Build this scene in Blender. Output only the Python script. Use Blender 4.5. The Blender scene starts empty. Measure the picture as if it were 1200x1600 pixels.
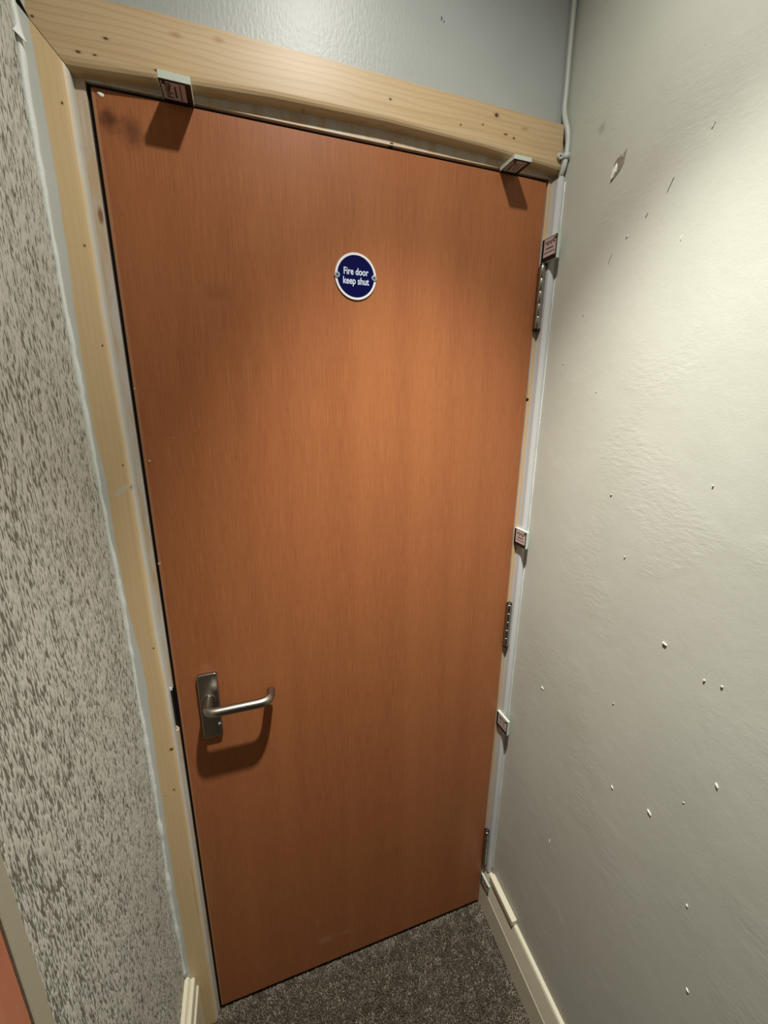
import bpy, bmesh, math, random
import numpy as np
from mathutils import Vector, Matrix, Euler

random.seed(7)
rng = np.random.default_rng(11)
scene = bpy.context.scene
COL = scene.collection

# ------------------------------------------------------------------ camera
FPX = 639.738
cam_data = bpy.data.cameras.new('camera')
cam_data.sensor_fit = 'VERTICAL'
cam_data.sensor_height = 36.0
cam_data.lens = FPX / 1600.0 * 36.0
cam_data.clip_start = 0.01
cam = bpy.data.objects.new('camera', cam_data)
cam.location = (0.17102, -0.80401, 1.55773)
cam.rotation_euler = (1.30795, -0.00961, -0.32069)
COL.objects.link(cam)
scene.camera = cam

# ------------------------------------------------------------------ world, exposure
world = bpy.data.worlds.new('world')
scene.world = world
world.use_nodes = True
world.node_tree.nodes['Background'].inputs[0].default_value = (0.9, 0.95, 1.0, 1)
world.node_tree.nodes['Background'].inputs[1].default_value = 0.0
scene.view_settings.view_transform = 'Standard'
scene.view_settings.look = 'None'
scene.view_settings.gamma = 1.0
scene.view_settings.use_curve_mapping = False
scene.view_settings.exposure = 0.0

# ------------------------------------------------------------------ lamps of the place and an added fill
LX, LY, LZ = 0.385, -0.51, 2.515


def add_lamp(name, kind, loc, energy, color, **kw):
    d = bpy.data.lights.new(name, kind)
    d.energy = energy
    d.color = color
    for k, v in kw.items():
        setattr(d, k, v)
    o = bpy.data.objects.new(name, d)
    o.location = loc
    COL.objects.link(o)
    return o


# the recessed downlight over the door end of the lobby
LAMP = (1.0, 0.985, 0.92)
add_lamp('downlight_beam', 'SPOT', (LX, LY, LZ), 194, LAMP, spot_size=math.radians(61), spot_blend=1.0, shadow_soft_size=0.022).rotation_euler = (math.radians(8), math.radians(-5), 0)   # gimbal turned towards the door
add_lamp('downlight_spill', 'SPOT', (LX, LY, LZ), 40, LAMP, spot_size=math.radians(156), spot_blend=1.0, shadow_soft_size=0.022)
# weak fill light added behind the camera, not a known lamp of the hall
add_lamp('hall_fill', 'POINT', (-0.2, -2.6, 2.25), 2.0, (1.0, 0.95, 0.85), shadow_soft_size=0.12)


# ------------------------------------------------------------------ material helper
ALB = 0.72


def lin(c):
    return tuple(ALB * ((x / 255.0) / 12.92 if x / 255.0 <= 0.04045 else ((x / 255.0 + 0.055) / 1.055) ** 2.4) for x in c) + (1.0,)


class NT:
    def __init__(self, name, rough=0.6, metal=0.0, spec=0.5):
        self.m = bpy.data.materials.new(name)
        self.m.use_nodes = True
        self.t = self.m.node_tree
        self.b = self.t.nodes['Principled BSDF']
        self.b.inputs['Roughness'].default_value = rough
        self.b.inputs['Metallic'].default_value = metal
        self.b.inputs['Specular IOR Level'].default_value = spec
        self.co = self.n('ShaderNodeTexCoord').outputs['Object']

    def n(self, typ, **kw):
        nd = self.t.nodes.new(typ)
        for k, v in kw.items():
            setattr(nd, k, v)
        return nd

    def link(self, a, b):
        self.t.links.new(a, b)

    def put(self, sock, v):
        if isinstance(v, bpy.types.NodeSocket):
            self.link(v, sock)
        else:
            sock.default_value = v

    def mapping(self, scale=(1, 1, 1), loc=(0, 0, 0), rot=(0, 0, 0), src=None):
        m = self.n('ShaderNodeMapping')
        m.inputs['Scale'].default_value = scale
        m.inputs['Location'].default_value = loc
        m.inputs['Rotation'].default_value = rot
        self.link(src or self.co, m.inputs['Vector'])
        return m.outputs[0]

    def noise(self, vec=None, scale=5, detail=3, rough=0.5, dist=0.0):
        nd = self.n('ShaderNodeTexNoise')
        self.link(vec or self.co, nd.inputs['Vector'])
        nd.inputs['Scale'].default_value = scale
        nd.inputs['Detail'].default_value = detail
        nd.inputs['Roughness'].default_value = rough
        nd.inputs['Distortion'].default_value = dist
        return nd.outputs['Fac']

    def ramp(self, fac, stops):
        r = self.n('ShaderNodeValToRGB')
        e = r.color_ramp.elements
        while len(e) < len(stops):
            e.new(0.5)
        for i, (p, c) in enumerate(stops):
            e[i].position = p
            e[i].color = c if len(c) == 4 else tuple(c) + (1,)
        self.link(fac, r.inputs[0])
        return r.outputs[0]

    def math(self, op, a, b=0.0, c=None, clamp=False):
        m = self.n('ShaderNodeMath', operation=op)
        m.use_clamp = clamp
        self.put(m.inputs[0], a)
        self.put(m.inputs[1], b)
        if c is not None:
            self.put(m.inputs[2], c)
        return m.outputs[0]

    def mix(self, fac, a, b, blend='MIX'):
        m = self.n('ShaderNodeMix', data_type='RGBA', blend_type=blend)
        self.put(m.inputs[0], fac)
        self.put(m.inputs[6], a)
        self.put(m.inputs[7], b)
        return m.outputs[2]

    def sstep(self, v, lo, hi):
        m = self.n('ShaderNodeMapRange', interpolation_type='SMOOTHSTEP')
        self.put(m.inputs[0], v)
        m.inputs[1].default_value = lo
        m.inputs[2].default_value = hi
        return m.outputs[0]

    def spot(self, c, r, soft=0.35, wob=0.0, rot=0.0):
        """1 inside an elliptical stain round c (radii r), 0 outside; a mark fixed on the thing itself"""
        src = self.co
        m = self.n('ShaderNodeVectorMath', operation='SUBTRACT')
        self.link(src, m.inputs[0])
        m.inputs[1].default_value = c
        v = m.outputs[0]
        if rot:
            v = self.mapping(rot=(0, rot, 0), src=v)
        d = self.n('ShaderNodeVectorMath', operation='DIVIDE')
        self.link(v, d.inputs[0])
        d.inputs[1].default_value = r
        l = self.n('ShaderNodeVectorMath', operation='LENGTH')
        self.link(d.outputs[0], l.inputs[0])
        out = l.outputs['Value']
        if wob:
            out = self.math('ADD', out, self.math('MULTIPLY', self.math('SUBTRACT', self.noise(scale=90, detail=4), 0.5), wob))
        return self.sstep(out, 1.0, 1.0 - soft)

    def base(self, c):
        self.put(self.b.inputs['Base Color'], c)

    def rough(self, v):
        self.put(self.b.inputs['Roughness'], v)

    def bump(self, h, strength=0.3, dist=0.001):
        bp = self.n('ShaderNodeBump')
        bp.inputs['Strength'].default_value = strength
        bp.inputs['Distance'].default_value = dist
        self.link(h, bp.inputs['Height'])
        self.link(bp.outputs[0], self.b.inputs['Normal'])


def plain(name, c, rough=0.6, metal=0.0, spec=0.5, bump=None):
    k = NT(name, rough, metal, spec)
    k.base(lin(c))
    if bump:
        k.bump(k.noise(scale=bump[0], detail=3), bump[1], bump[2])
    return k.m


# ------------------------------------------------------------------ materials
def mat_door():
    k = NT('varnished_sapele_veneer', 0.42, 0, 0.2)
    fine = k.noise(k.mapping((900, 1, 14)), 1, 2, 0.6)
    pores = k.noise(k.mapping((1100, 1, 45)), 1, 1, 0.5)
    broad = k.noise(k.mapping((16, 1, 0.7)), 1, 3, 0.55)
    c = k.ramp(broad, [(0.3, lin((158, 95, 58))), (0.5, lin((165, 101, 62))), (0.72, lin((172, 107, 66)))])
    c = k.mix(k.math('MULTIPLY', k.sstep(fine, 0.40, 0.70), 0.6), c, lin((188, 120, 76)))
    c = k.mix(k.math('MULTIPLY', k.sstep(pores, 0.58, 0.74), 0.40), c, lin((120, 66, 36)))
    # hand grease and scuffs that belong to the door
    for ce, r, a, colr in [((0.018, 0, 1.945), (0.02, 1, 0.02), 0.75, (62, 30, 14)), ((0.045, 0, 1.935), (0.022, 1, 0.03), 0.6, (72, 36, 16)),
                           ((0.1441, 0, 1.733), (0.03, 1, 0.02), 0.22, (110, 56, 26)), ((0.28, 0, 0.10), (0.03, 1, 0.02), 0.5, (184, 142, 112)),
                           ((0.335, 0, 0.098), (0.03, 1, 0.014), 0.4, (184, 142, 112)), ((0.06, 0, 1.03), (0.018, 1, 0.012), 0.35, (190, 130, 92)),
                           ((0.46, 0, 0.33), (0.06, 1, 0.04), 0.15, (120, 72, 42))]:
        c = k.mix(k.math('MULTIPLY', k.spot(ce, r, 0.9, 0.9), a), c, lin(colr))
    k.base(c)
    k.rough(k.math('ADD', k.math('MULTIPLY', k.noise(scale=14, detail=4), 0.10), 0.36))
    k.bump(fine, 0.10, 0.0006)
    return k.m


KNOTS_HEAD = [((0.6387, 2.0547), (.005, .004)), ((0.4377, 2.0393), (.003, .002)), ((0.6779, 2.0272), (.003, .002)), ((0.6599, 2.0299), (.0045, .0018)),
              ((0.2961, 2.0023), (.003, .002)), ((0.0897, 2.0054), (.004, .0018)), ((0.0307, 2.0278), (.004, .002)), ((-0.0043, 2.0059), (.004, .002)),
              ((0.0149, 2.0066), (.003, .0015)), ((-0.0504, 2.0325), (.0025, .002)), ((0.5685, 2.0279), (.0022, .0018)), ((0.612, 2.036), (.002, .0018))]
STAIN_HEAD = [((0.1193, 2.0511), (.013, .005)), ((0.1758, 2.058), (.012, .006)), ((0.70, 2.045), (.012, .004))]
KNOTS_LEFT = [((-0.0323, 1.9446), (.0016, .0022)), ((-0.0327, 1.7741), (.0016, .0022)), ((-0.0299, 1.6378), (.0014, .002)), ((-0.0276, 1.4511), (.0014, .002)),
              ((-0.0185, 1.4135), (.004, .005)), ((-0.0243, 1.1023), (.0018, .0022)), ((-0.0204, 0.8658), (.004, .004)), ((-0.027, 0.7635), (.0022, .003)),
              ((-0.0072, 1.8212), (.004, .011)), ((-0.02, 1.90), (.003, .006))]
CRACKS_LEFT = [((-0.0175, 0.45), (.0011, .16)), ((-0.031, 0.262), (.014, .0011)), ((-0.044, 0.752), (.007, .0012))]


def mat_pine(name, axis, dark=False):
    k = NT(name, 0.42, 0, 0.4)
    if axis == 'x':
        v = k.mapping((1.6, 40, 40))
        w = k.mapping((2.2, 1, 30))
    else:
        v = k.mapping((40, 40, 1.6))
        w = k.mapping((30, 1, 2.0))
    g = k.noise(v, 1.0, 4, 0.6, 0.4)
    wav = k.n('ShaderNodeTexWave', wave_type='BANDS', bands_direction='Z' if axis == 'x' else 'X', wave_profile='SAW')
    k.link(k.mapping((0.9, 1, 4.5) if axis == 'x' else (4.5, 1, 0.7)), wav.inputs['Vector'])
    wav.inputs['Scale'].default_value = 8
    wav.inputs['Distortion'].default_value = 5.0
    wav.inputs['Detail'].default_value = 2
    wav.inputs['Detail Scale'].default_value = 1.0
    c = k.ramp(g, [(0.30, lin((200, 168, 122))), (0.52, lin((210, 182, 140))), (0.75, lin((218, 193, 154)))])
    c = k.mix(k.math('MULTIPLY', k.sstep(wav.outputs['Fac'], 0.55, 1.0), 0.35), c, lin((180, 142, 94)))
    if axis == 'z':
        c = k.mix(0.55, c, lin((255, 222, 168)))
    knots = KNOTS_HEAD if axis == 'x' else KNOTS_LEFT
    if axis == 'x':
        sx = k.n('ShaderNodeSeparateXYZ')
        k.link(k.co, sx.inputs[0])
        pe = k.math('ADD', sx.outputs['X'], k.math('MULTIPLY', k.math('SUBTRACT', k.noise(k.mapping((20, 1, 60)), 1, 4), 0.5), 0.006))
        c = k.mix(k.math('MULTIPLY', k.sstep(pe, -0.0555, -0.0580), 0.92), c, lin((222, 226, 220)))
        for (x, z), (rx, rz) in STAIN_HEAD:
            c = k.mix(k.math('MULTIPLY', k.spot((x, -0.02, z), (rx, 1, rz), 0.8, 0.5), 0.55), c, lin((166, 112, 52)))
    for (x, z), (rx, rz) in knots:
        c = k.mix(k.math('MULTIPLY', k.spot((x, -0.02, z), (rx * 2.2, 1, rz * 1.8), 0.9), 0.35), c, lin((150, 100, 50)))
        c = k.mix(k.math('MULTIPLY', k.spot((x, -0.02, z), (rx, 1, rz), 0.5), 0.9), c, lin((58, 34, 16)))
    if axis == 'z':
        for (x, z), (rx, rz) in CRACKS_LEFT:
            c = k.mix(k.math('MULTIPLY', k.spot((x, -0.02, z), (rx, 1, rz), 0.8, 0.4), 0.55), c, lin((120, 82, 46)))
        # brushed white paint lapping onto the wall-side edge, and a dab lower down
        sx = k.n('ShaderNodeSeparateXYZ')
        k.link(k.co, sx.inputs[0])
        wv = k.math('MULTIPLY', k.math('SUBTRACT', k.noise(k.mapping((1, 1, 7)), 1.0, 5, 0.6), 0.5), 0.009)
        edge = k.math('ADD', sx.outputs['X'], wv)
        # the brushed paint line drifts with height
        pts = [(0.0, -.056), (0.50, -.055), (0.66, -.0540), (0.83, -.0515), (1.02, -.0468), (1.08, -.0476), (1.20, -.0550), (1.33, -.0580), (1.43, -.0550), (1.48, -.0605), (1.63, -.0610), (1.76, -.0565), (1.88, -.0535), (1.96, -.0540), (2.06, -.0575)]
        rz = k.ramp(k.math('MULTIPLY', sx.outputs['Z'], 1 / 2.1), [(zz / 2.1, ((xx + 0.08) / 0.05,) * 3) for zz, xx in pts])
        line = k.math('MULTIPLY_ADD', rz, 0.05, -0.08)
        d = k.math('SUBTRACT', edge, line)
        pm = k.sstep(d, 0.0025, -0.0015)
        paint = k.math('MULTIPLY', pm, 0.94)
        c = k.mix(paint, c, lin((222, 226, 220)))
        for ce, r, rt, a in [((-0.036, -0.02, 1.408), (0.021, 1, 0.0055), 0.65, 0.85), ((-0.028, -0.02, 1.345), (0.006, 1, 0.002), 0.1, 0.6)]:
            c = k.mix(k.math('MULTIPLY', k.spot(ce, r, 0.6, 0.7, rt), a), c, lin((224, 216, 200)))
        # thin white wash on the rounded inner edge
        ie = k.sstep(k.math('ADD', sx.outputs['Y'], k.math('MULTIPLY', k.noise(k.mapping((1, 1, 14)), 1, 4), 0.006)), -0.0165, -0.013)
        c = k.mix(k.math('MULTIPLY', ie, 0.9), c, lin((226, 226, 216)))
    k.base(c)
    k.bump(g, 0.12, 0.0008)
    return k.m


def mat_lining(name='part_painted_lining'):
    k = NT(name, 0.5)
    n = k.noise(k.mapping((30, 30, 5)), 1, 5, 0.65)
    c = k.mix(k.sstep(n, 0.40, 0.62), lin((206, 178, 142)), lin((214, 206, 196)))
    c = k.mix(k.spot((-0.0105, 0, 1.822), (.005, 1, .016), 0.7, 0.3), c, lin((146, 104, 62)))
    k.base(c)
    k.bump(n, 0.15, 0.001)
    return k.m


def mat_wall_right():
    k = NT('cream_emulsion_rough', 0.62, 0, 0.35)
    blot = k.noise(scale=5, detail=4, rough=0.55)
    c = k.ramp(blot, [(0.3, lin((203, 205, 191))), (0.7, lin((211, 213, 200)))])
    yellow = k.spot((0.79, -0.13, 1.62), (1, 0.16, 0.65), 1.0, 0.5)
    c = k.mix(k.math('MULTIPLY', k.spot((0.7945, -0.108, 2.019), (1, 0.012, 0.012), 0.9, 0.3), 0.45), c, lin((140, 146, 136)))
    k.base(c)
    fine = k.noise(scale=330, detail=2)
    rub = k.noise(k.mapping((60, 60, 150), rot=(0.6, 0, 0)), 1, 4, 0.6)
    patch = k.sstep(k.noise(scale=6, detail=2), 0.48, 0.62)
    lump = k.noise(scale=34, detail=3)
    h = k.math('ADD', k.math('MULTIPLY', fine, 0.16), k.math('MULTIPLY', k.math('MULTIPLY', rub, patch), 0.75))
    h = k.math('ADD', h, k.math('MULTIPLY', lump, 0.55))
    k.bump(h, 0.30, 0.0022)
    return k.m


def mat_wall_back():
    k = NT('grey_white_eggshell', 0.42, 0, 0.42)
    n = k.noise(k.mapping((240, 240, 120)), 1, 3)
    c = k.ramp(k.noise(scale=7), [(0.3, lin((178, 182, 177))), (0.7, lin((188, 191, 186)))])
    k.base(c)
    k.bump(n, 0.26, 0.0016)
    return k.m


def mat_wall_left():
    k = NT('anaglypta_paint_groove_shade', 0.55, 0, 0.4)
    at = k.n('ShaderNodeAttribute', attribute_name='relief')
    c = k.mix(k.sstep(at.outputs['Fac'], 0.15, 0.75), lin((130, 128, 114)), lin((228, 227, 214)))  # shade painted into the grooves: darker base colour than the raised paper
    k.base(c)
    return k.m


def mat_carpet():
    k = NT('carpet_pile', 0.95, 0, 0.1)
    g = k.n('ShaderNodeNewGeometry')
    c = k.ramp(g.outputs['Random Per Island'], [(0.0, lin((98, 88, 73))), (0.45, lin((120, 108, 92))), (0.85, lin((142, 130, 113))), (0.95, lin((165, 153, 134))), (1.0, lin((190, 178, 158)))])
    sx = k.n('ShaderNodeSeparateXYZ')
    k.link(k.co, sx.inputs[0])
    # fluff and dust that gathers along the skirting and the door foot
    e1 = k.sstep(k.math('SUBTRACT', sx.outputs['X'], k.math('MULTIPLY', sx.outputs['Y'], 0.05)), 0.715, 0.775)
    e2 = k.sstep(sx.outputs['Y'], -0.035, -0.004)
    edge = k.math('MULTIPLY', k.math('MAXIMUM', e1, k.math('MULTIPLY', e2, 0.6)), k.sstep(k.noise(scale=24, detail=4), 0.35, 0.6))
    c = k.mix(k.math('MULTIPLY', edge, 0.55), c, lin((190, 180, 164)))
    c = k.mix(k.math('MULTIPLY', k.sstep(k.noise(scale=60, detail=4, rough=0.65), 0.42, 0.62), 0.6), c, lin((62, 54, 44)))
    k.base(c)
    return k.m


M = {}
M['door'] = mat_door()
M['pine_x'] = mat_pine('pine_head_grain', 'x')
M['pine_z'] = mat_pine('pine_upright_grain', 'z')
M['lining'] = mat_lining()
M['wall_right'] = mat_wall_right()
M['wall_back'] = mat_wall_back()
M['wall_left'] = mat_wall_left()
M['carpet'] = mat_carpet()
M['underlay'] = plain('carpet_backing', (58, 52, 44), 0.95)
M['ceiling'] = plain('ceiling_emulsion', (150, 149, 142), 0.8)
M['hall'] = plain('hall_wall_emulsion', (96, 93, 84), 0.8)
M['paper_plain'] = plain('wallpaper_plain_paint', (190, 188, 175), 0.6, bump=(300, 0.6, 0.001))
M['white'] = plain('white_gloss_paint', (214, 214, 212), 0.35, bump=(60, 0.15, 0.001))
M['caulk'] = plain('white_caulk', (250, 252, 246), 0.5, bump=(160, 0.4, 0.0015))
M['cream'] = plain('cream_gloss_paint', (236, 229, 202), 0.32, bump=(80, 0.12, 0.001))
M['cream_corner'] = plain('corner_strip_paint', (196, 192, 168), 0.45, bump=(120, 0.2, 0.001))
M['lipping'] = plain('door_lipping', (172, 118, 78), 0.45)
M['dark'] = plain('void_shade', (22, 16, 12), 0.9)  # near-black colour standing in for the darkness behind the door gaps
M['seal_notch'] = plain('black_seal_and_notch', (20, 15, 12), 0.8)
M['keep'] = plain('dark_steel_keep', (62, 60, 55), 0.45, 0.7)
M['steel'] = None
M['navy'] = plain('navy_sign_enamel', (2, 4, 70), 0.35, 0, 0.15)
M['signwhite'] = plain('sign_white', (238, 238, 240), 0.35)
M['letter'] = plain('sign_letter_white', (222, 234, 250), 0.4)
M['screw'] = plain('screw_head_steel', (170, 182, 190), 0.4)
M['hole'] = plain('screw_slot_dark', (70, 80, 90), 0.6)
M['board'] = plain('packer_board', (206, 214, 200), 0.75, bump=(420, 0.4, 0.001))
M['label_black'] = plain('label_black', (16, 14, 22), 0.45)
M['label_panel'] = plain('label_panel', (208, 186, 178), 0.5)
M['ink'] = plain('label_ink', (36, 24, 22), 0.6)
M['cable'] = plain('white_cable_sheath', (206, 208, 198), 0.45)
M['plaster'] = plain('bare_plaster_flake', (250, 250, 240), 0.8, bump=(300, 0.5, 0.001))
M['plaster_grey'] = plain('bare_plaster_grey', (150, 142, 122), 0.9, bump=(260, 0.6, 0.0015))
M['post'] = None


def mat_steel():
    k = NT('satin_steel', 0.30, 1.0)
    n = k.noise(k.mapping((30, 700, 700)), 1, 2)
    k.base(k.ramp(n, [(0.3, lin((176, 170, 158))), (0.7, lin((196, 190, 178)))]))
    k.rough(k.math('ADD', k.math('MULTIPLY', n, 0.10), 0.25))
    return k.m


def mat_post():
    k = NT('reddish_brown_timber', 0.55, 0, 0.3)
    n = k.noise(k.mapping((40, 40, 4)), 1, 4)
    c = k.ramp(n, [(0.3, lin((208, 132, 98))), (0.7, lin((224, 148, 112)))])
    c = k.mix(k.math('MULTIPLY', k.spot((-0.064, -0.470, 0.915), (1, 0.012, 0.012), 0.7, 0.5), 0.8), c, lin((130, 118, 98)))
    k.base(c)
    return k.m


M['steel'] = mat_steel()
M['post'] = mat_post()


# ------------------------------------------------------------------ mesh helpers
def mesh_obj(name, verts, faces, mat, parent=None, smooth=False):
    me = bpy.data.meshes.new(name)
    me.from_pydata([tuple(v) for v in verts], [], faces)
    me.validate()
    bm = bmesh.new()
    bm.from_mesh(me)
    bmesh.ops.recalc_face_normals(bm, faces=bm.faces)
    bm.to_mesh(me)
    bm.free()
    if mat:
        me.materials.append(mat)
    if smooth:
        for pl in me.polygons:
            pl.use_smooth = True
    o = bpy.data.objects.new(name, me)
    COL.objects.link(o)
    if parent:
        o.parent = parent
    return o


def bm_obj(name, bm, mat, parent=None, smooth=False):
    me = bpy.data.meshes.new(name)
    bmesh.ops.recalc_face_normals(bm, faces=bm.faces)
    bm.to_mesh(me)
    bm.free()
    me.materials.append(mat)
    if smooth:
        for pl in me.polygons:
            pl.use_smooth = True
    o = bpy.data.objects.new(name, me)
    COL.objects.link(o)
    if parent:
        o.parent = parent
    return o


def add_box(bm, lo, hi, bev=0.0, seg=2):
    r = bmesh.ops.create_cube(bm, size=1)
    vs = r['verts']
    for v in vs:
        v.co = Vector([lo[i] + (v.co[i] + 0.5) * (hi[i] - lo[i]) for i in range(3)])
    if bev:
        es = set()
        for v in vs:
            es.update(v.link_edges)
        bmesh.ops.bevel(bm, geom=list(es), offset=bev, segments=seg, affect='EDGES', profile=0.5)


def box(name, lo, hi, mat, parent=None, bev=0.0, seg=2):
    bm = bmesh.new()
    add_box(bm, lo, hi, bev, seg)
    return bm_obj(name, bm, mat, parent)


def tube_data(path, radii, n=12, caps=True):
    pts = [Vector(p) for p in path]
    if not isinstance(radii, (list, tuple)):
        radii = [radii] * len(pts)
    verts, faces = [], []
    t0 = (pts[1] - pts[0]).normalized()
    up = Vector((0, 0, 1)) if abs(t0.z) < 0.9 else Vector((1, 0, 0))
    nrm = (up - t0 * up.dot(t0)).normalized()
    for i, p in enumerate(pts):
        t = (pts[min(i + 1, len(pts) - 1)] - pts[max(i - 1, 0)]).normalized()
        nrm = (nrm - t * nrm.dot(t)).normalized()
        b = t.cross(nrm)
        for k in range(n):
            a = 2 * math.pi * k / n
            verts.append(p + (nrm * math.cos(a) + b * math.sin(a)) * radii[i])
    for i in range(len(pts) - 1):
        for k in range(n):
            faces.append([i * n + k, i * n + (k + 1) % n, (i + 1) * n + (k + 1) % n, (i + 1) * n + k])
    if caps:
        faces.append(list(range(n))[::-1])
        faces.append([(len(pts) - 1) * n + k for k in range(n)])
    return verts, faces


def tube(name, path, radii, mat, parent=None, n=12):
    v, f = tube_data(path, radii, n)
    o = mesh_obj(name, v, f, mat, parent, True)
    for pl in o.data.polygons:
        if len(pl.vertices) > 4:
            pl.use_smooth = False
    return o


def smooth_path(pts, sub=6):
    """Catmull-Rom through pts"""
    P = [Vector(p) for p in pts]
    P = [P[0] * 2 - P[1]] + P + [P[-1] * 2 - P[-2]]
    out = []
    for i in range(1, len(P) - 2):
        for s in range(sub):
            t = s / sub
            a, b, c, d = P[i - 1], P[i], P[i + 1], P[i + 2]
            out.append(0.5 * ((2 * b) + (c - a) * t + (2 * a - 5 * b + 4 * c - d) * t * t + (3 * b - a - 3 * c + d) * t ** 3))
    out.append(P[-2])
    return out


def loft(name, sections, mat, parent=None, smooth=False):
    """closed profile sections of equal length joined in order, capped"""
    n = len(sections[0])
    verts = [v for s in sections for v in s]
    faces = []
    for i in range(len(sections) - 1):
        for k in range(n):
            faces.append([i * n + k, i * n + (k + 1) % n, (i + 1) * n + (k + 1) % n, (i + 1) * n + k])
    faces.append(list(range(n))[::-1])
    faces.append([(len(sections) - 1) * n + k for k in range(n)])
    return mesh_obj(name, verts, faces, mat, parent, smooth)


def structure(o, label=None):
    o['kind'] = 'structure'
    if label:
        o['label'] = label
    return o


def tag(o, label, cat, group=None):
    o['label'] = label
    o['category'] = cat
    if group:
        o['group'] = group
    return o


def empty(name, loc=(0, 0, 0), rot=None):
    o = bpy.data.objects.new(name, None)
    o.empty_display_size = 0.03
    o.location = loc
    if rot is not None:
        o.rotation_euler = rot
    COL.objects.link(o)
    return o


# ------------------------------------------------------------------ key dimensions (metres; door face is y = 0)
DW, DH = 0.774, 1.981
CEIL = 2.53


def wall_x_right(y):
    return 0.80 + 0.05 * y


_wz = [-0.02, 0.30, 0.48, 0.66, 0.84, 1.06, 1.21, 1.33, 1.48, 1.67, 1.84, 1.94, 2.01, 2.60]
_wx = [-0.0675, -0.0672, -0.0700, -0.0655, -0.0645, -0.0640, -0.0640, -0.0670, -0.0693, -0.0720, -0.0720, -0.0728, -0.0700, -0.0690]


def wall_x_left(z):
    return float(np.interp(z, _wz, _wx))


# ------------------------------------------------------------------ room shell
structure(box('floor', (-1.3, -3.1, -0.06), (0.95, 0.30, -0.012), M['underlay']))
structure(box('ceiling', (-1.3, -3.1, CEIL), (0.95, 0.30, CEIL + 0.08), M['ceiling']))

# back wall with the doorway cut out
bm = bmesh.new()
add_box(bm, (-0.075, 0.0, 2.018), (0.84, 0.13, CEIL))
add_box(bm, (-0.2, 0.0, -0.012), (-0.0355, 0.13, 2.018))
add_box(bm, (0.8065, 0.0, -0.012), (0.84, 0.13, 2.018))
structure(bm_obj('wall_back', bm, M['wall_back']))
structure(box('light_stop_panel', (-0.2, 0.16, -0.012), (0.84, 0.18, CEIL), M['dark']))  # unseen dark panel added behind the door to stop light leaking


def build_wall_right():
    ny, nz = 60, 60
    verts, faces = [], []
    ys = np.linspace(0.0, -3.0, ny)
    zs = np.linspace(-0.012, CEIL, nz)
    for y in ys:
        for z in zs:
            wob = 0.0012 * math.sin(3.1 * y + 2.0 * z) * math.cos(4.3 * z + 1.0)
            verts.append((wall_x_right(y) + wob * min(1, -y * 6), y, z))
    for i in range(ny - 1):
        for j in range(nz - 1):
            a = i * nz + j
            faces.append([a, a + 1, a + nz + 1, a + nz])
    n0 = len(verts)
    for (y, z) in [(0.0, -0.012), (0.0, CEIL), (-3.0, CEIL), (-3.0, -0.012)]:
        verts.append((wall_x_right(y) + 0.1, y, z))
    faces.append([n0, n0 + 1, n0 + 2, n0 + 3])
    # edge strips closing the slab
    faces.append([0, nz - 1, n0 + 1, n0])
    return mesh_obj('wall_right', verts, faces, M['wall_right'], None, True)


wall_right = structure(build_wall_right())


def build_wall_left():
    """relief wallpaper: real raised grain on a dense grid"""
    y0, y1 = 0.0, -0.4395
    z0, z1 = 0.12, 2.12
    ny, nz = 1180, 960
    dy, dz = abs(y1 - y0) / (ny - 1), (z1 - z0) / (nz - 1)

    def field(sy, sz):
        f = rng.standard_normal((ny, nz))
        F = np.fft.rfft2(f)
        ky = np.fft.fftfreq(ny, dy)[:, None]
        kz = np.fft.rfftfreq(nz, dz)[None, :]
        F *= np.exp(-2 * (math.pi ** 2) * ((ky * sy) ** 2 + (kz * sz) ** 2))
        f = np.fft.irfft2(F, s=(ny, nz))
        return f / f.std()

    a = field(0.00033, 0.0032)
    b = field(0.00045, 0.0016)
    big = field(0.006, 0.012)
    f = 1.0 * a + 0.35 * b + 0.15 * big
    f = f / f.std()
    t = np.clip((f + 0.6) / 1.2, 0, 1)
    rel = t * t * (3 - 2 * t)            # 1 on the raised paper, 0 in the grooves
    Y = np.linspace(y0, y1, ny)
    Z = np.linspace(z0, z1, nz)
    wx = np.interp(Z, _wz, _wx)
    ker = np.hanning(41)
    ker /= ker.sum()
    wx = np.convolve(np.pad(wx, 20, mode='edge'), ker, 'valid')
    X = wx[None, :] - 0.0007 * (1 - rel) + 0.0002 * big
    co = np.empty((ny, nz, 3), np.float32)
    co[..., 0] = X
    co[..., 1] = Y[:, None]
    co[..., 2] = Z[None, :]
    idx = np.arange(ny * nz).reshape(ny, nz)
    q = np.stack([idx[:-1, :-1], idx[1:, :-1], idx[1:, 1:], idx[:-1, 1:]], -1).reshape(-1, 4)
    me = bpy.data.meshes.new('wall_left')
    me.vertices.add(ny * nz)
    me.vertices.foreach_set('co', co.ravel())
    me.loops.add(q.size)
    me.loops.foreach_set('vertex_index', q.ravel().astype(np.int32))
    me.polygons.add(len(q))
    me.polygons.foreach_set('loop_start', (np.arange(len(q)) * 4).astype(np.int32))
    me.polygons.foreach_set('use_smooth', np.ones(len(q), bool))
    me.update(calc_edges=True)
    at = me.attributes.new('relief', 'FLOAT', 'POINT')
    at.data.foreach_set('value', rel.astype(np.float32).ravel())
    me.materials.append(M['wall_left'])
    o = bpy.data.objects.new('wall_left', me)
    COL.objects.link(o)
    return o


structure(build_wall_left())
structure(box('wall_left_top', (-0.0875, -0.4395, 2.12), (wall_x_left(2.12), 0.0, CEIL), M['paper_plain']))
structure(box('wall_left_foot', (-0.0875, -0.4395, -0.012), (-0.0672, 0.0, 0.12), M['paper_plain']))
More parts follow.
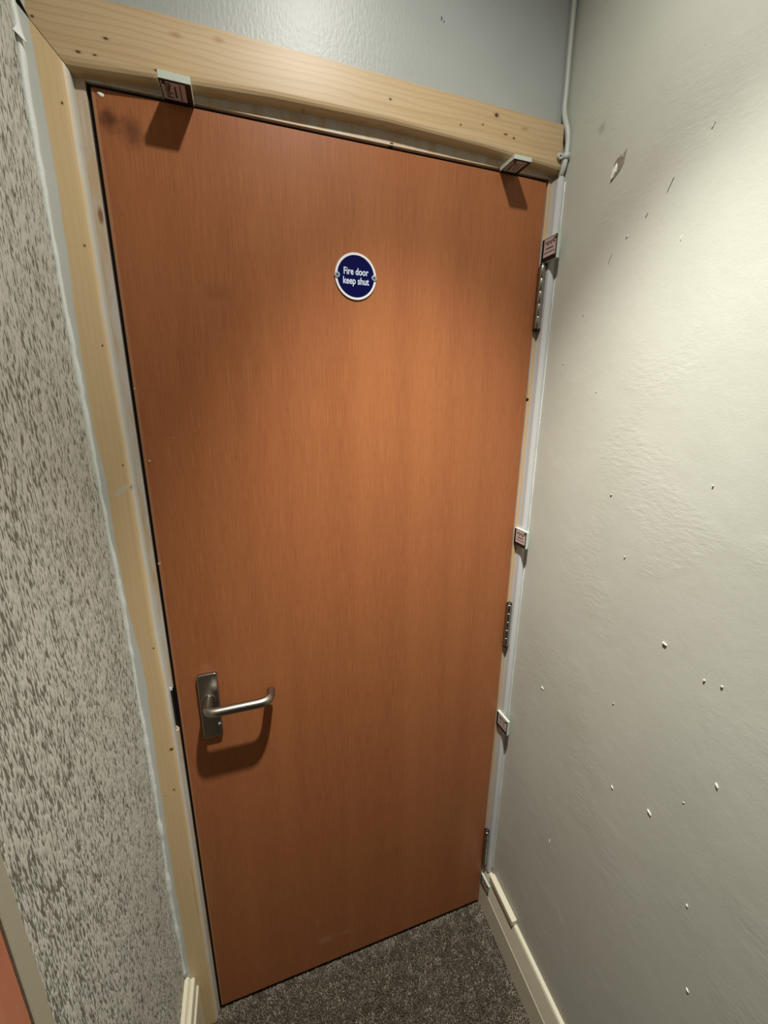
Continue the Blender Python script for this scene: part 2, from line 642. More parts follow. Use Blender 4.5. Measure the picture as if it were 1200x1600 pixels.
# solid core of the left wall and the rest of the hall behind the camera
structure(box('wall_left_core', (-1.3, -0.4395, -0.012), (-0.0875, 0.0, CEIL), M['hall']))
structure(box('wall_far_left', (-1.38, -3.1, -0.012), (-1.3, 0.0, CEIL), M['hall']))
structure(box('wall_rear', (-1.3, -3.1, -0.012), (0.75, -3.02, CEIL), M['hall']))

# cream painted corner strip where the left wall ends
secs = []
for z in np.linspace(-0.012, CEIL, 24):
    x = wall_x_left(z)
    w = 0.0012 * math.sin(9 * z)
    secs.append([Vector((x - 0.03, -0.4380, z)), Vector((x + 0.0013, -0.4380 + w, z)), Vector((x + 0.0020, -0.4405 + w, z)), Vector((x + 0.0020, -0.4585, z)),
                 Vector((x + 0.0012, -0.4600, z)), Vector((x - 0.03, -0.4602, z))])
structure(loft('trim_1', secs, M['cream_corner']), 'cream painted corner strip closing the end of the textured left wall')

# ------------------------------------------------------------------ door lining (frame)
bm = bmesh.new()
# left jamb in pieces round the keep cut-out
KZ0, KZ1 = 0.893, 0.994
add_box(bm, (-0.0355, -0.0005, -0.012), (-0.006, 0.13, KZ0), 0.0008, 1)
add_box(bm, (-0.0355, -0.0005, KZ1), (-0.006, 0.13, 2.018), 0.0008, 1)
add_box(bm, (-0.0355, -0.0005, KZ0), (-0.0185, 0.13, KZ1))
add_box(bm, (-0.0185, 0.047, KZ0), (-0.006, 0.13, KZ1))
# head and right jamb
add_box(bm, (-0.006, -0.0005, 1.9865), (0.7772, 0.13, 2.018), 0.0008, 1)
add_box(bm, (0.7772, -0.0005, -0.012), (0.8065, 0.13, 2.018), 0.0008, 1)
lining = structure(bm_obj('trim_2', bm, M['lining']), 'part painted timber door lining round the brown door')
bm = bmesh.new()
add_box(bm, (-0.006, 0.047, -0.012), (0.014, 0.075, 1.9865))
add_box(bm, (0.758, 0.047, -0.012), (0.7772, 0.075, 1.9865))
add_box(bm, (0.014, 0.047, 1.965), (0.758, 0.075, 1.9865))
bm_obj('door_stop', bm, M['dark'], lining)  # stop blocks light, its near-black colour paints the gaps dark
bm = bmesh.new()
add_box(bm, (0.4445, -0.0012, 1.9845), (0.4505, 0.02, 1.9905), 0.0006, 1)
bm_obj('dark_notch_box', bm, M['seal_notch'], lining)  # dark box added to stand for a dark notch in the raw edge
bm = bmesh.new()
add_box(bm, (-0.0060, 0.006, -0.012), (-0.0006, 0.044, 1.9866))
add_box(bm, (-0.0006, 0.006, 1.9815), (0.774, 0.044, 1.9866))
bm_obj('smoke_seal', bm, M['seal_notch'], lining)
# pale raw lower arris of the lining head
box('raw_edge_strip', (0.035, -0.0014, 1.9862), (0.7772, 0.0, 1.9882), plain('raw_pine_arris', (226, 196, 160), 0.5), lining, 0.0004, 1)
box('raw_edge_strip', (0.7776, -0.0012, 0.02), (0.7843, 0.0, 1.9862), plain('raw_pine_jamb', (214, 178, 132), 0.5), lining, 0.0004, 1)
box('dark_notch_box', (0.7765, -0.0016, 1.563), (0.7800, 0.004, 1.569), M['seal_notch'], lining, 0.0004, 1)  # another added dark box in place of a notch, on the hinge side
# strip plate in the cut-out
bm = bmesh.new()
add_box(bm, (-0.0183, 0.0015, KZ0 + 0.004), (-0.0170, 0.045, KZ1 - 0.004))
add_box(bm, (-0.0183, 0.0008, KZ0 + 0.010), (-0.0072, 0.0020, KZ1 - 0.006), 0.0004, 1)
bm_obj('strike_plate', bm, M['keep'], lining)
bm = bmesh.new()
add_box(bm, (-0.0172, -0.0011, KZ1 - 0.004), (-0.0075, 0.0006, KZ1 + 0.004), 0.0008, 1)
bm_obj('chipped_paint', bm, M['caulk'], lining)

# ------------------------------------------------------------------ pine architraves
TH = 0.020


def arris(w):
    """u from the door-side edge outward, d towards the viewer"""
    return [(0.0, 0.0), (0.0, 0.0115), (0.0009, 0.0148), (0.0028, 0.0175), (0.0058, 0.0193), (0.0095, TH), (w * 0.5, TH), (w, TH), (w, 0.0)]


def inner_left(z):
    return float(np.interp(z, [0, 0.6, 0.86, 1.0, 1.12, 1.25, 1.48, 1.68, 2.0], [-0.0088, -0.0088, -0.0105, -0.0115, -0.0148, -0.0155, -0.0170, -0.0193, -0.0195]))


mitre_in, mitre_out = Vector((-0.0196, 0, 1.9868)), Vector((-0.0694, 0, 2.0480))
secs = []
NZ = 40
for i in range(NZ + 1):
    f = i / NZ
    zc = -0.010 + f * (1.9868 + 0.010)
    xi = inner_left(zc)
    xo = wall_x_left(min(zc, 1.99)) + 0.0006
    w = xi - xo
    s = []
    for (u, d) in arris(w):
        fu = u / w
        x = xi - u
        z = -0.010 + f * ((mitre_in.z - 0.0006 + (mitre_out.z - mitre_in.z) * fu) + 0.010)
        if f > 0.9:
            xo2 = wall_x_left(z) + 0.0006
            x = xi + (xo2 - xi) * fu
        s.append(Vector((x, -d, z)))
    secs.append(s)
structure(loft('trim_3', secs, M['pine_z']), 'bare pine upright architrave left of the door, white paint lapping its wall edge')

secs = []
bx = [-0.0196, 0.09, 0.25, 0.43, 0.62, 0.7885]
bz = [1.9868, 1.9940, 2.003, 2.0065, 2.002, 1.992]
tz = [2.066, 2.071, 2.0705, 2.069, 2.068, 2.0665]
NX = 48
for i in range(NX + 1):
    f = i / NX
    s = []
    for (u, d) in arris(0.06):
        fv = u / 0.06
        if fv < 0.72:
            xl = -0.0196 + (-0.0694 + 0.0196) * (fv / 0.72)
        else:
            xl = -0.0694 - 0.0002 * (fv - 0.72) / 0.28
        xr = 0.7885 - 0.003 * fv
        x = xl + f * (xr - xl)
        zb = float(np.interp(x, bx, bz)) if x > bx[0] else bz[0]
        zt = float(np.interp(x, bx, tz))
        z = zb + fv * (zt - zb)
        if f == 0:
            z = 1.9868 + fv * (2.066 - 1.9868) * (1.0 if fv > 0.72 else (2.0480 - 1.9868) / (0.72 * (2.066 - 1.9868)))
        s.append(Vector((x + (0.0006 if f == 0 else 0), -d, z)))
    secs.append(s)
structure(loft('trim_4', secs, M['pine_x']), 'bare knotty pine head architrave over the door')

# caulk bead in the corner of left wall and architrave
path, rad = [], []
for i in range(150):
    z = 0.205 + i / 149 * (2.075 - 0.205)
    wob = random.uniform(-0.0006, 0.0006)
    path.append(Vector((wall_x_left(z) + 0.0012 + wob, -0.0205, z)))
    rad.append(0.0042 + 0.0009 * math.sin(17 * z) + random.uniform(-0.0007, 0.0007) + (0.0018 if z < 0.75 and math.sin(40 * z) > 0.6 else 0))
bead = structure(tube('trim_5', path, rad, M['caulk'], None, 10), 'white caulk bead between textured wall and pine architrave')
# loose flap of paper near the top
zf = 2.005
mesh_obj('torn_paper_flap', [(wall_x_left(zf + .012) + .004, -0.0245, zf + .014), (wall_x_left(zf) + .011, -0.0262, zf - .006), (wall_x_left(zf) - .0005, -0.031, zf + .003),
                             (wall_x_left(zf + .012) + .0035, -0.0236, zf + .014), (wall_x_left(zf) + .010, -0.0250, zf - .006), (wall_x_left(zf) - .001, -0.030, zf + .003)],
         [[0, 1, 2], [3, 5, 4], [0, 3, 4, 1], [1, 4, 5, 2], [2, 5, 3, 0]], M['caulk'], bead)

# narrow white strip between lining and right wall
secs = []
for z in np.linspace(0.150, 1.985, 30):
    w = 0.0004 * math.sin(7 * z)
    x0, x1 = 0.7845 + w, 0.7985
    top = 0.004 if z > 1.98 else 0
    secs.append([Vector((x0, 0.0, z - top)), Vector((x0, -0.0185, z - top)), Vector((x0 + 0.002, -0.0215, z)), Vector((x0 + 0.008, -0.0232, z)), Vector((x1 - 0.001, -0.0225, z - top)), Vector((x1, -0.0185, z - top)), Vector((x1, 0.0, z - top))])
structure(loft('trim_6', secs, M['white']), 'narrow white painted strip between door lining and right wall')
# thin filler run where strip meets the right wall
path = [Vector((wall_x_right(-0.0235) - 0.0006 + random.uniform(-.0004, .0004), -0.0238, z)) for z in np.linspace(0.155, 1.975, 90)]
structure(tube('trim_7', path, [0.0009 + random.uniform(-.0003, .0004) for _ in path], M['caulk'], None, 8), 'thin filler line where white strip meets right wall')

# ------------------------------------------------------------------ skirtings
def skirt_profile(kind):
    if kind == 'right':
        return [(0, 0), (0.021, 0), (0.021, 0.080), (0.0195, 0.083), (0.0110, 0.1405), (0.0088, 0.1462), (0.0055, 0.1480), (0, 0.1480)]
    return [(0, 0), (0.027, 0), (0.027, 0.150), (0.0255, 0.1535), (0.0235, 0.1545), (0.0222, 0.1580), (0.0222, 0.180), (0.0205, 0.186), (0.0165, 0.1885), (0.0130, 0.1865), (0.0122, 0.1850), (0.0114, 0.1875),
            (0.0085, 0.1950), (0.004, 0.1975), (0, 0.1970)]


secs = []
for y in (-0.0005, -0.2, -0.6, -1.2, -3.0):
    secs.append([Vector((wall_x_right(y) - t - 0.0003, y, z - 0.008 if z == 0 else z)) for (t, z) in skirt_profile('right')])
sk_r = structure(loft('baseboard_right', secs, M['cream']), 'cream painted skirting along the right wall')
secs = []
for y in (-0.0206, -0.10, -0.25, -0.437):
    secs.append([Vector((-0.0665 + t, y, z - 0.008 if z == 0 else z)) for (t, z) in skirt_profile('left')])
sk_l = structure(loft('baseboard_left', secs, M['cream']), 'cream moulded skirting along the textured left wall')

# short cream fillet lying on the right skirting
bm = bmesh.new()
add_box(bm, (0, 0, 0), (0.0165, 0.122, 0.0165), 0.0012, 2)
fillet = bm_obj('timber_fillet', bm, M['cream'])
fillet.location = (0.7745, -0.1585, 0.1482)
fillet.rotation_euler = (0, 0, -0.05)
tag(fillet, 'short cream painted timber fillet lying on top of the right skirting by the door', 'fillet')

# ------------------------------------------------------------------ the door
door = empty('door_1', (DW, 0.022, 0.006))
structure(door, 'brown veneered flush fire door with satin lever handle')


def child(o, root):
    o.parent = root
    o.matrix_parent_inverse = Matrix.Translation(root.location).inverted()
    return o


child(box('door_leaf', (0.0, 0.0, 0.006), (DW, 0.044, DH), M['door'], None, 0.0012, 2), door)
child(box('edge_lipping', (-0.0003, -0.0004, 0.008), (0.0045, 0.0435, DH - 0.002), M['lipping'], None, 0.0008, 1), door)
# flecks of chipped edge
for (x, z, s) in [(0.0015, 1.5751, .0035), (0.0085, 1.4547, .0045), (0.0014, 1.2643, .005), (0.0496, 1.4924, .002)]:
    bm = bmesh.new()
    add_box(bm, (x - s * .5, -0.0009, z - s * .45), (x + s * .6, 0.0, z + s * .35), s * 0.22, 1)
    child(bm_obj('edge_chip', bm, plain('chip_pale', (206, 168, 138), 0.6) if 'chip_pale' not in bpy.data.materials else bpy.data.materials['chip_pale']), door)
# dab of white paint in the top corner
bm = bmesh.new()
bmesh.ops.create_uvsphere(bm, u_segments=14, v_segments=8, radius=1)
for v in bm.verts:
    c = v.co.copy()
    v.co = Vector((0.0115 + c.x * 0.0042 * (1 + 0.3 * c.z), c.y * 0.0012 - 0.0002, 1.9735 + c.z * 0.0028 - 0.22 * c.x * 0.0042))
child(bm_obj('paint_dab', bm, M['caulk'], None, True), door)

# hinges: parts of the door
for (z1, z0) in ((1.834, 1.708), (1.066, 0.942), (0.309, 0.176)):
    h = empty('hinge', (0.7772, -0.0085, z0))
    child(h, door)
    r = 0.0074
    n = 5
    L = (z1 - z0 - 0.006) / n
    for k in range(n):
        a = z0 + 0.003 + k * L
        v, f = tube_data([(0.7772, -0.0085, a), (0.7772, -0.0085, a + 0.0006), (0.7772, -0.0085, a + 0.0012), (0.7772, -0.0085, a + L - 0.0012), (0.7772, -0.0085, a + L - 0.0006), (0.7772, -0.0085, a + L)],
                         [r * .9, r * .97, r, r, r * .97, r * .9], 16)
        o = mesh_obj('knuckle', v, f, M['steel'], None, True)
        o.parent = h
        o.matrix_parent_inverse = Matrix.Translation(Vector((0.7772, -0.0085, z0))).inverted()
    v, f = tube_data([(0.7772, -0.0085, z0 - 0.003), (0.7772, -0.0085, z0), (0.7772, -0.0085, z1), (0.7772, -0.0085, z1 + 0.003)], [0.0035, 0.0064, 0.0064, 0.0035], 14)
    o = mesh_obj('hinge_pin', v, f, M['keep'], None, True)
    o.parent = h
    o.matrix_parent_inverse = Matrix.Translation(Vector((0.7772, -0.0085, z0))).inverted()
    bm = bmesh.new()
    add_box(bm, (0.7744, -0.006, z0 + 0.004), (0.7768, 0.030, z1 - 0.004))
    o = bm_obj('hinge_leaf', bm, M['keep'])
    o.parent = h
    o.matrix_parent_inverse = Matrix.Translation(Vector((0.7772, -0.0085, z0))).inverted()

# lever handle on its plate: a part of the door with plate, collar, lever
hd = empty('lever_handle', (0.058, 0.0, 0.935))
child(hd, door)


def hchild(o):
    o.parent = hd
    o.matrix_parent_inverse = Matrix.Translation(Vector((0.058, 0.0, 0.935))).inverted()
    return o


bm = bmesh.new()
px0, px1, pz0, pz1 = 0.0395, 0.0785, 0.8625, 1.0165
add_box(bm, (px0, -0.0085, pz0), (px1, -0.0001, pz1))
vert_e = [e for e in bm.edges if abs(e.verts[0].co.y - e.verts[1].co.y) > 0.005]
bmesh.ops.bevel(bm, geom=vert_e, offset=0.005, segments=4, affect='EDGES', profile=0.5)
front = [e for e in bm.edges if e.verts[0].co.y < -0.008 and e.verts[1].co.y < -0.008]
bmesh.ops.bevel(bm, geom=front, offset=0.0022, segments=2, affect='EDGES', profile=0.5)
hchild(bm_obj('handle_plate', bm, M['steel']))
cx, cz = 0.0578, 0.957
v, f = tube_data([(cx, -0.0084, cz), (cx, -0.0096, cz), (cx, -0.0104, cz)], [0.0138, 0.0138, 0.0128], 28)
hchild(mesh_obj('collar', v, f, M['steel'], None))
pts = [(cx, -0.0100, cz), (cx, -0.024, cz), (cx, -0.034, cz), (cx + 0.0018, -0.0425, cz), (cx + 0.0068, -0.0482, cz), (cx + 0.0145, -0.0505, cz), (cx + 0.028, -0.0508, cz), (cx + 0.055, -0.0508, cz),
       (cx + 0.088, -0.0508, cz), (cx + 0.1015, -0.0505, cz), (cx + 0.1115, -0.048, cz), (cx + 0.1190, -0.0420, cz), (cx + 0.1225, -0.0340, cz), (cx + 0.1240, -0.0220, cz), (cx + 0.1240, -0.0185, cz), (cx + 0.1240, -0.0175, cz)]
pp = smooth_path(pts, 4)
R = 0.0093
rad = [R] * len(pp)
rad[-1] = R * 0.72
rad[-2] = R * 0.9
for i in range(3, 7):
    rad[-i] = R * 0.98
hchild(tube('lever', pp, rad, M['steel'], None, 20))
# keyway shield on the lower plate
bm = bmesh.new()
bmesh.ops.create_cone(bm, cap_ends=True, segments=20, radius1=0.0028, radius2=0.0024, depth=0.0014)
bmesh.ops.rotate(bm, verts=bm.verts, cent=(0, 0, 0), matrix=Matrix.Rotation(math.pi / 2, 3, 'X'))
bmesh.ops.translate(bm, verts=bm.verts, vec=(0.0735, -0.0088, 0.894))
hchild(bm_obj('plate_screw', bm, M['screw']))

# ------------------------------------------------------------------ FIRE DOOR sign
sign = empty('fire_door_sign', (0.3815, -0.0002, 1.7765))
tag(sign, 'round navy and white fire door keep shut sign screwed to the door', 'sign')


def disc(name, r, y0, y1, mat, parent, seg=64, cx=0.0, cz=0.0, chamf=0.0003):
    secs = []
    for (rr, y) in ((r, y0), (r, y1 + chamf), (r - chamf, y1)):
        secs.append([Vector((cx + rr * math.cos(2 * math.pi * k / seg), y, cz + rr * math.sin(2 * math.pi * k / seg))) for k in range(seg)])
    return loft(name, secs, mat, parent)


disc('white_rim', 0.0385, 0.0, -0.0020, M['signwhite'], sign)
disc('blue_field', 0.0345, -0.0018, -0.0022, M['navy'], sign, chamf=0.0001)


def text_mesh(name, body, size, width, loc, mat, parent, bold=0.0):
    cu = bpy.data.curves.new(name, 'FONT')
    cu.body = body
    cu.size = size
    cu.align_x = 'CENTER'
    cu.extrude = 0.00008
    cu.offset = bold
    cu.resolution_u = 4
    to = bpy.data.objects.new(name, cu)
    COL.objects.link(to)
    dg = bpy.context.evaluated_depsgraph_get()
    me = bpy.data.meshes.new_from_object(to.evaluated_get(dg))
    bpy.data.objects.remove(to)
    xs = [v.co.x for v in me.vertices]
    sx = width / (max(xs) - min(xs))
    for v in me.vertices:
        x, y, z = v.co
        v.co = (loc[0] + x * sx, loc[1] - z, loc[2] + y)
    me.materials.clear()
    me.materials.append(mat)
    me.name = name
    o = bpy.data.objects.new(name, me)
    COL.objects.link(o)
    o.parent = parent
    return o


text_mesh('lettering', 'Fire door', 0.0160, 0.0460, (0, -0.00228, 0.0026), M['letter'], sign, 0.0003)
text_mesh('lettering', 'keep shut', 0.0160, 0.0485, (0, -0.00228, -0.0126), M['letter'], sign, 0.0003)
for sx in (-1, 1):
    s = disc('screw', 0.0050, -0.0019, -0.0034, M['screw'], sign, 24, sx * 0.0345, 0.0, 0.0008)
    disc('screw_recess', 0.0027, -0.0032, -0.0036, M['hole'], s, 16, sx * 0.0345, 0.0, 0.0002)


# ------------------------------------------------------------------ packer samples wedged in the door gap
def label_geo(W, L, seed):
    """printed face in packer space: x from title side to black side, y away from the door, z out of the face"""
    rnd = random.Random(seed)
    z = 0.0004
    panel = [(0.06 * W, 0.16 * L), (0.80 * W, 0.16 * L), (0.80 * W, 0.93 * L), (0.06 * W, 0.93 * L)]
    strokes = []
    # script-like title along the first edge
    y = 0.24 * L
    while y < 0.84 * L:
        w = rnd.uniform(0.025, 0.045) * L
        h = rnd.uniform(0.10, 0.20) * W
        x0 = 0.14 * W + rnd.uniform(0, 0.05) * W
        strokes.append((x0, y, x0 + h, y + w * 0.75))
        if rnd.random() < 0.6:
            strokes.append((x0 + h * 0.75, y, x0 + h, y + w * 1.6))
        y += w * 1.45
    strokes.append((0.10 * W, 0.80 * L, 0.20 * W, 0.93 * L))
    # two lines of small print
    for (x, t, ya, yb) in ((0.45, 0.055, 0.30, 0.78), (0.62, 0.035, 0.20, 0.88)):
        y = ya * L
        while y < yb * L:
            w = rnd.uniform(0.05, 0.12) * L
            strokes.append((x * W, y, (x + t) * W, min(y + w, yb * L)))
            y += w + 0.014 * L
    return z, panel, strokes


def packer(name, W, L, T, origin, axes, label, seed):
    """axes: (title->black, away from door, out of printed face)"""
    root = empty(name)
    m = Matrix((axes[0], axes[1], axes[2])).transposed().to_4x4()
    m.translation = Vector(origin)
    root.matrix_world = m
    tag(root, label, 'packer', 'packer samples wedged round the door')
    bm = bmesh.new()
    add_box(bm, (0, 0.0007, -T), (W, L, 0), 0.0006, 1)
    bm_obj('board', bm, M['board'], root)
    # printed wrap: black ground, pale panel, ink
    g = box('printed_wrap', (0.025 * W, 0.0008, -0.0001), (0.985 * W, L * 0.995, 0.0003), M['label_black'], root)
    z, panel, strokes = label_geo(W, L, seed)
    p = box('label_panel', (panel[0][0], panel[0][1], 0.0002), (panel[2][0], panel[2][1], 0.0005), M['label_panel'], g)
    bm = bmesh.new()
    for (x0, y0, x1, y1) in strokes:
        add_box(bm, (x0, y0, 0.0004), (x1, y1, 0.00062))
    bm_obj('print', bm, M['ink'], g)
    return root


X, Y, Z = Vector((1, 0, 0)), Vector((0, 1, 0)), Vector((0, 0, 1))


def frame(a, o):
    a = Vector(a).normalized()
    o = Vector(o)
    o = (o - a * a.dot(o)).normalized()
    return (a, o, a.cross(o))


packer('packer_sample', 0.0415, 0.0500, 0.0095, (0.0925, -0.0006, 1.9818), frame((1, 0, -0.012), (0.02, -1, -0.03)), 'pale packer block wedged over the door top, nearest its left corner', 1)
packer('packer_sample', 0.0375, 0.0465, 0.0075, (0.6645, -0.0006, 1.9812), frame((1, 0, 0.0), (0.03, -1, 0.0)), 'pale packer block wedged over the door top, nearest its right corner', 2)
packer('packer_sample', 0.0440, 0.0455, 0.0080, (0.7768, -0.0006, 1.8800), frame((0, 0, -1), (0.0, -1, -0.06)), 'packer block wedged in the hinge side gap just above the upper hinge', 3)
packer('packer_sample', 0.0420, 0.0450, 0.0075, (0.7768, -0.0006, 1.2660), frame((0, 0, -1), (0.02, -1, 0.02)), 'packer block wedged in the hinge side gap above the middle hinge', 4)
packer('packer_sample', 0.0440, 0.0480, 0.0075, (0.7768, -0.0006, 0.7360), frame((0, 0, -1), (0.03, -1, 0.02)), 'packer block wedged in the hinge side gap below the middle hinge', 5)
packer('packer_sample', 0.0380, 0.0430, 0.0065, (0.7762, -0.0006, 0.1860 - 0.062), frame((0, 0, -1), (0.0, -1, 0.0)), 'packer block wedged in the hinge side gap just above the floor', 6)

# ------------------------------------------------------------------ cable and clip
cp = smooth_path([(0.7905, -0.0062, CEIL - 0.001), (0.7905, -0.0062, 2.32), (0.7912, -0.0064, 2.20), (0.7925, -0.0068, 2.13), (0.7915, -0.0085, 2.095), (0.7905, -0.0170, 2.073), (0.7912, -0.0245, 2.055), (0.7930, -0.0262, 2.035),
                  (0.7925, -0.0262, 2.015), (0.7912, -0.0250, 2.000), (0.7905, -0.0210, 1.990), (0.7915, -0.0165, 1.9855)], 6)
cab = tube('cable', cp, 0.0049, M['cable'], None, 14)
tag(cab, 'white cable running down the corner past the head architrave end', 'cable')
clip = empty('cable_clip', (0.7855, -0.0205, 2.014))
tag(clip, 'small white cable clip holding the cable at the end of the head architrave', 'clip')
o = tube('clip_saddle', [(0.7925, -0.0262, 2.0095), (0.7925, -0.0262, 2.0098), (0.7924, -0.0262, 2.0192), (0.7924, -0.0262, 2.0195)], [0.0052, 0.0064, 0.0064, 0.0052], M['cable'], None, 16)
o.parent = clip
o.matrix_parent_inverse = Matrix.Translation(clip.location).inverted()
bm = bmesh.new()
seg = 20
add_box(bm, (0.7825, -0.0246, 2.0103), (0.7885, -0.0204, 2.0187), 0.0006, 1)
o = bm_obj('clip_arm', bm, M['cable'])
o.parent = clip
o.matrix_parent_inverse = Matrix.Translation(clip.location).inverted()
o = disc('clip_ear', 0.0058, -0.0203, -0.0255, M['cable'], None, 24, 0.7805, 2.0145, 0.0006)
o.parent = clip
o.matrix_parent_inverse = Matrix.Translation(clip.location).inverted()
o2 = disc('nail', 0.0019, -0.0250, -0.0259, M['hole'], None, 16, 0.7805, 2.0145, 0.0003)
o2.parent = clip
o2.matrix_parent_inverse = Matrix.Translation(clip.location).inverted()

# ------------------------------------------------------------------ damage on the right wall (pieces of the wall)
def wall_patch(name, pts, h, mat, seed, jag=0.0):
    """raised, broken flake on the right wall; pts are (y, z)"""
    rnd = random.Random(seed)
    n = len(pts)
    if name.startswith('plaster'):
        pts = [(-0.1605 + (y + 0.1605) * 1.45, z) for (y, z) in pts]
    cy = sum(p[0] for p in pts) / n
    cz = sum(p[1] for p in pts) / n
    verts = [(wall_x_right(y) + 0.0006, y, z) for (y, z) in pts]
    verts += [(wall_x_right(y) - h * rnd.uniform(0.4, 1.0), cy + (y - cy) * 0.8, cz + (z - cz) * 0.8) for (y, z) in pts]
    verts.append((wall_x_right(cy) - h * 0.9, cy, cz))
    faces = []
    for k in range(n):
        faces.append([k, (k + 1) % n, n + (k + 1) % n, n + k])
        faces.append([n + k, n + (k + 1) % n, 2 * n])
    faces.append(list(range(n))[::-1])
    return mesh_obj(name, verts, faces, mat, wall_right)


wall_patch('plaster_gouge', [(-0.1705, 1.9600), (-0.1690, 1.9480), (-0.1685, 1.9390), (-0.1640, 1.9310), (-0.1575, 1.9250), (-0.1515, 1.9205), (-0.1510, 1.9310), (-0.1520, 1.9400), (-0.1525, 1.9490), (-0.1560, 1.9540), (-0.1640, 1.9555)],
           0.0010, M['plaster_grey'], 3)
wall_patch('plaster_flake', [(-0.1580, 1.9470), (-0.1530, 1.9400), (-0.1515, 1.9300), (-0.1512, 1.9230), (-0.1555, 1.9255), (-0.1590, 1.9330), (-0.1600, 1.9400)], 0.0030, M['plaster'], 5)
wall_patch('plaster_flake', [(-0.1680, 1.9560), (-0.1660, 1.9490), (-0.1640, 1.9460), (-0.1645, 1.9500), (-0.1665, 1.9560)], 0.0025, M['plaster'], 6)
rnd = random.Random(21)
for (y, z, ln, wd, ang) in [(-0.435, 0.8846, .011, .0032, -0.6), (-0.5154, 1.0314, .008, .0036, -1.0), (-0.467, 1.1716, .004, .003, 0.3), (-0.4906, 1.1787, .004, .003, 0.2), (-0.36, 0.8565, .007, .0018, -0.7),
                            (-0.1405, 0.9088, .009, .0016, -0.5), (-0.3029, 1.7886, .008, .0018, 1.3), (-0.3221, 1.9127, .007, .0018, 0.9), (-0.0792, 1.6367, .003, .003, 0), (-0.2009, 1.8235, .006, .002, 0.4),
                            (-0.40, 1.19, .007, .0016, -0.3), (-0.25, 1.40, .004, .0016, 0.3), (-0.33, 1.02, .004, .0014, 0.6), (-0.27, 1.868, .022, .0010, 1.05), (-0.235, 1.842, .010, .0008, 1.0), (-0.17, 1.80, .020, .0009, 1.2), (-0.52, 0.80, .005, .0018, -0.8), (-0.21, 0.66, .003, .002, 0), (-0.23, 0.55, .009, .0015, -1.2),
                            (-0.55, 0.66, .006, .0016, -0.7), (-0.48, 0.96, .003, .002, 0.2), (-0.12, 1.72, .003, .002, 0.4), (-0.18, 1.58, .003, .002, 0.4), (-0.30, 1.30, .003, .002, 0.1), (-0.42, 1.45, .003, .002, 0.1)]:
    pts = []
    for k in range(6):
        a = 2 * math.pi * k / 6
        u, v = ln * 0.5 * math.cos(a) * rnd.uniform(.8, 1.2), wd * 0.5 * math.sin(a) * rnd.uniform(.8, 1.2)
        pts.append((y - (u * math.cos(ang) - v * math.sin(ang)), z + u * math.sin(ang) + v * math.cos(ang)))
    wall_patch('paint_nib', pts, 0.0018 if ln > 0.0045 else 0.0012, M['plaster'] if ln > 0.0045 and wd > 0.0011 else M['wall_right'], int(abs(y) * 1e4))

# mark on the wall above the door
bm = bmesh.new()
add_box(bm, (0.5325, -0.0004, 2.1760), (0.5345, 0.0, 2.1815), 0.0002, 1)
add_box(bm, (0.5375, -0.0004, 2.1740), (0.5390, 0.0, 2.1775), 0.0002, 1)
o = bm_obj('paint_chip', bm, M['hole'], bpy.data.objects['wall_back'])

# ------------------------------------------------------------------ reddish brown timber at the far left
post = empty('timber_post', (-0.19, -0.50, -0.010))
tag(post, 'reddish brown timber post beyond the cream corner strip at lower left', 'post')
bm = bmesh.new()
add_box(bm, (-0.27, -0.56, -0.0118), (-0.0640, -0.4606, 2.03), 0.002, 2)
child(bm_obj('post_body', bm, M['post']), post)

# ------------------------------------------------------------------ downlight fitting overhead
dl = empty('ceiling_downlight', (LX, LY, CEIL))
tag(dl, 'small white recessed ceiling downlight above the door end of the lobby', 'light')
secs = []
for (r, z) in ((0.030, CEIL - 0.0002), (0.043, CEIL - 0.0002), (0.042, CEIL - 0.004), (0.036, CEIL - 0.006), (0.030, CEIL - 0.003)):
    secs.append([Vector((LX + r * math.cos(2 * math.pi * k / 32), LY + r * math.sin(2 * math.pi * k / 32), z)) for k in range(32)])
verts = [v for s in secs for v in s]
faces = []
for i in range(5):
    for k in range(32):
        faces.append([i * 32 + k, i * 32 + (k + 1) % 32, ((i + 1) % 5) * 32 + (k + 1) % 32, ((i + 1) % 5) * 32 + k])
child(mesh_obj('bezel', verts, faces, M['white'], None, True), dl)

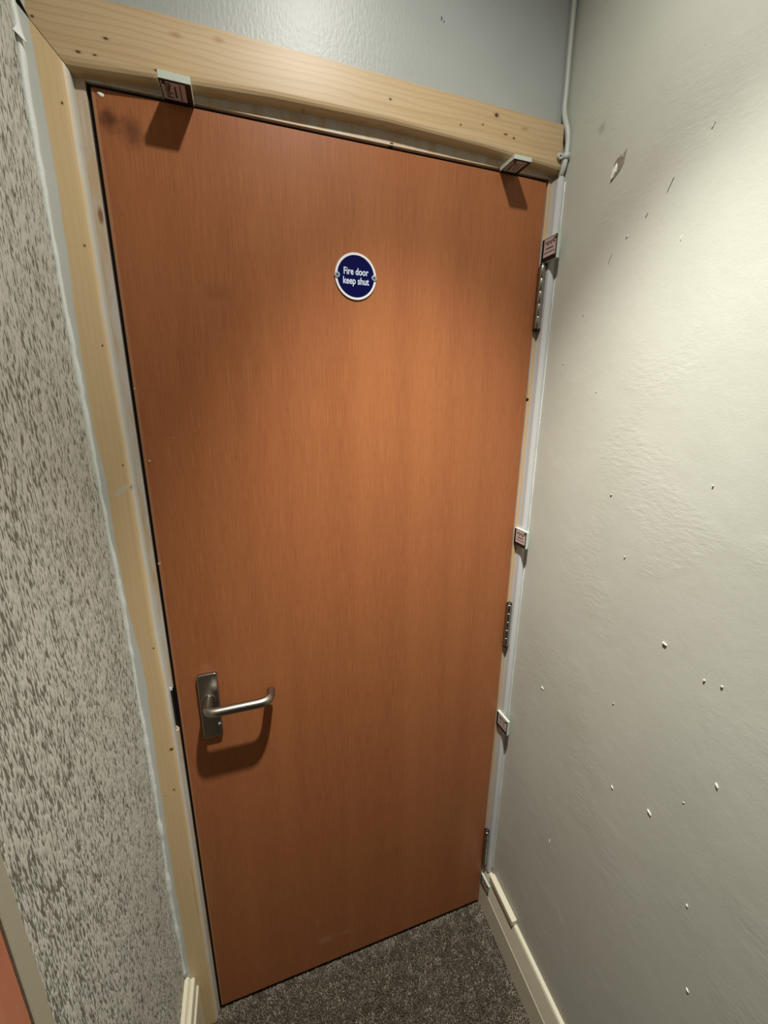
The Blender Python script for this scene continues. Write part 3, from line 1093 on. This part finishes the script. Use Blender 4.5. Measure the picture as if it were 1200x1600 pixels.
# ------------------------------------------------------------------ carpet pile
def build_carpet():
    sp = 0.0034
    xs = np.arange(-0.062, 0.782, sp)
    ys = np.arange(-0.62, 0.046, sp)
    gx, gy = np.meshgrid(xs, ys, indexing='ij')
    n = gx.size
    bx = gx.ravel() + rng.uniform(-1, 1, n) * sp * 0.45
    by = gy.ravel() + rng.uniform(-1, 1, n) * sp * 0.45
    keep = (bx < 0.779 + 0.05 * np.minimum(by, 0) - 0.0015) & ((by < -0.0) | ((bx > 0.0) & (bx < 0.774))) & ((bx > -0.037) | (by > -0.001)) & ((by < -0.022) | (bx > -0.012))
    bx, by = bx[keep], by[keep]
    n = len(bx)
    h = rng.uniform(0.006, 0.0105, n)
    h[by > -0.001] = rng.uniform(0.003, 0.005, (by > -0.001).sum())
    lean = rng.normal(0, 0.0022, (n, 2))
    r = rng.uniform(0.0013, 0.0021, n)
    a0 = rng.uniform(0, 2 * math.pi, n)
    V = np.empty((n, 9, 3), np.float32)
    z0 = -0.0125
    for k in range(4):
        a = a0 + k * math.pi / 2
        V[:, k, 0] = bx + np.cos(a) * r * 0.8
        V[:, k, 1] = by + np.sin(a) * r * 0.8
        V[:, k, 2] = z0
        V[:, 4 + k, 0] = bx + lean[:, 0] * 0.7 + np.cos(a + 0.5) * r
        V[:, 4 + k, 1] = by + lean[:, 1] * 0.7 + np.sin(a + 0.5) * r
        V[:, 4 + k, 2] = z0 + h * 0.72
    V[:, 8, 0] = bx + lean[:, 0]
    V[:, 8, 1] = by + lean[:, 1]
    V[:, 8, 2] = z0 + h
    tris = []
    for k in range(4):
        b, c = k, (k + 1) % 4
        tris += [[b, c, 4 + c], [b, 4 + c, 4 + b], [4 + b, 4 + c, 8]]
    T = (np.array(tris)[None] + (np.arange(n) * 9)[:, None, None]).reshape(-1, 3)
    me = bpy.data.meshes.new('carpet_pile')
    me.vertices.add(n * 9)
    me.vertices.foreach_set('co', V.ravel())
    me.loops.add(T.size)
    me.loops.foreach_set('vertex_index', T.ravel().astype(np.int32))
    me.polygons.add(len(T))
    me.polygons.foreach_set('loop_start', (np.arange(len(T)) * 3).astype(np.int32))
    me.update(calc_edges=True)
    me.materials.append(M['carpet'])
    o = bpy.data.objects.new('carpet_pile', me)
    COL.objects.link(o)
    o['kind'] = 'stuff'
    tag(o, 'dark speckled brown grey carpet pile in front of the door', 'carpet')
    return o


build_carpet()
bpy.context.view_layer.update()
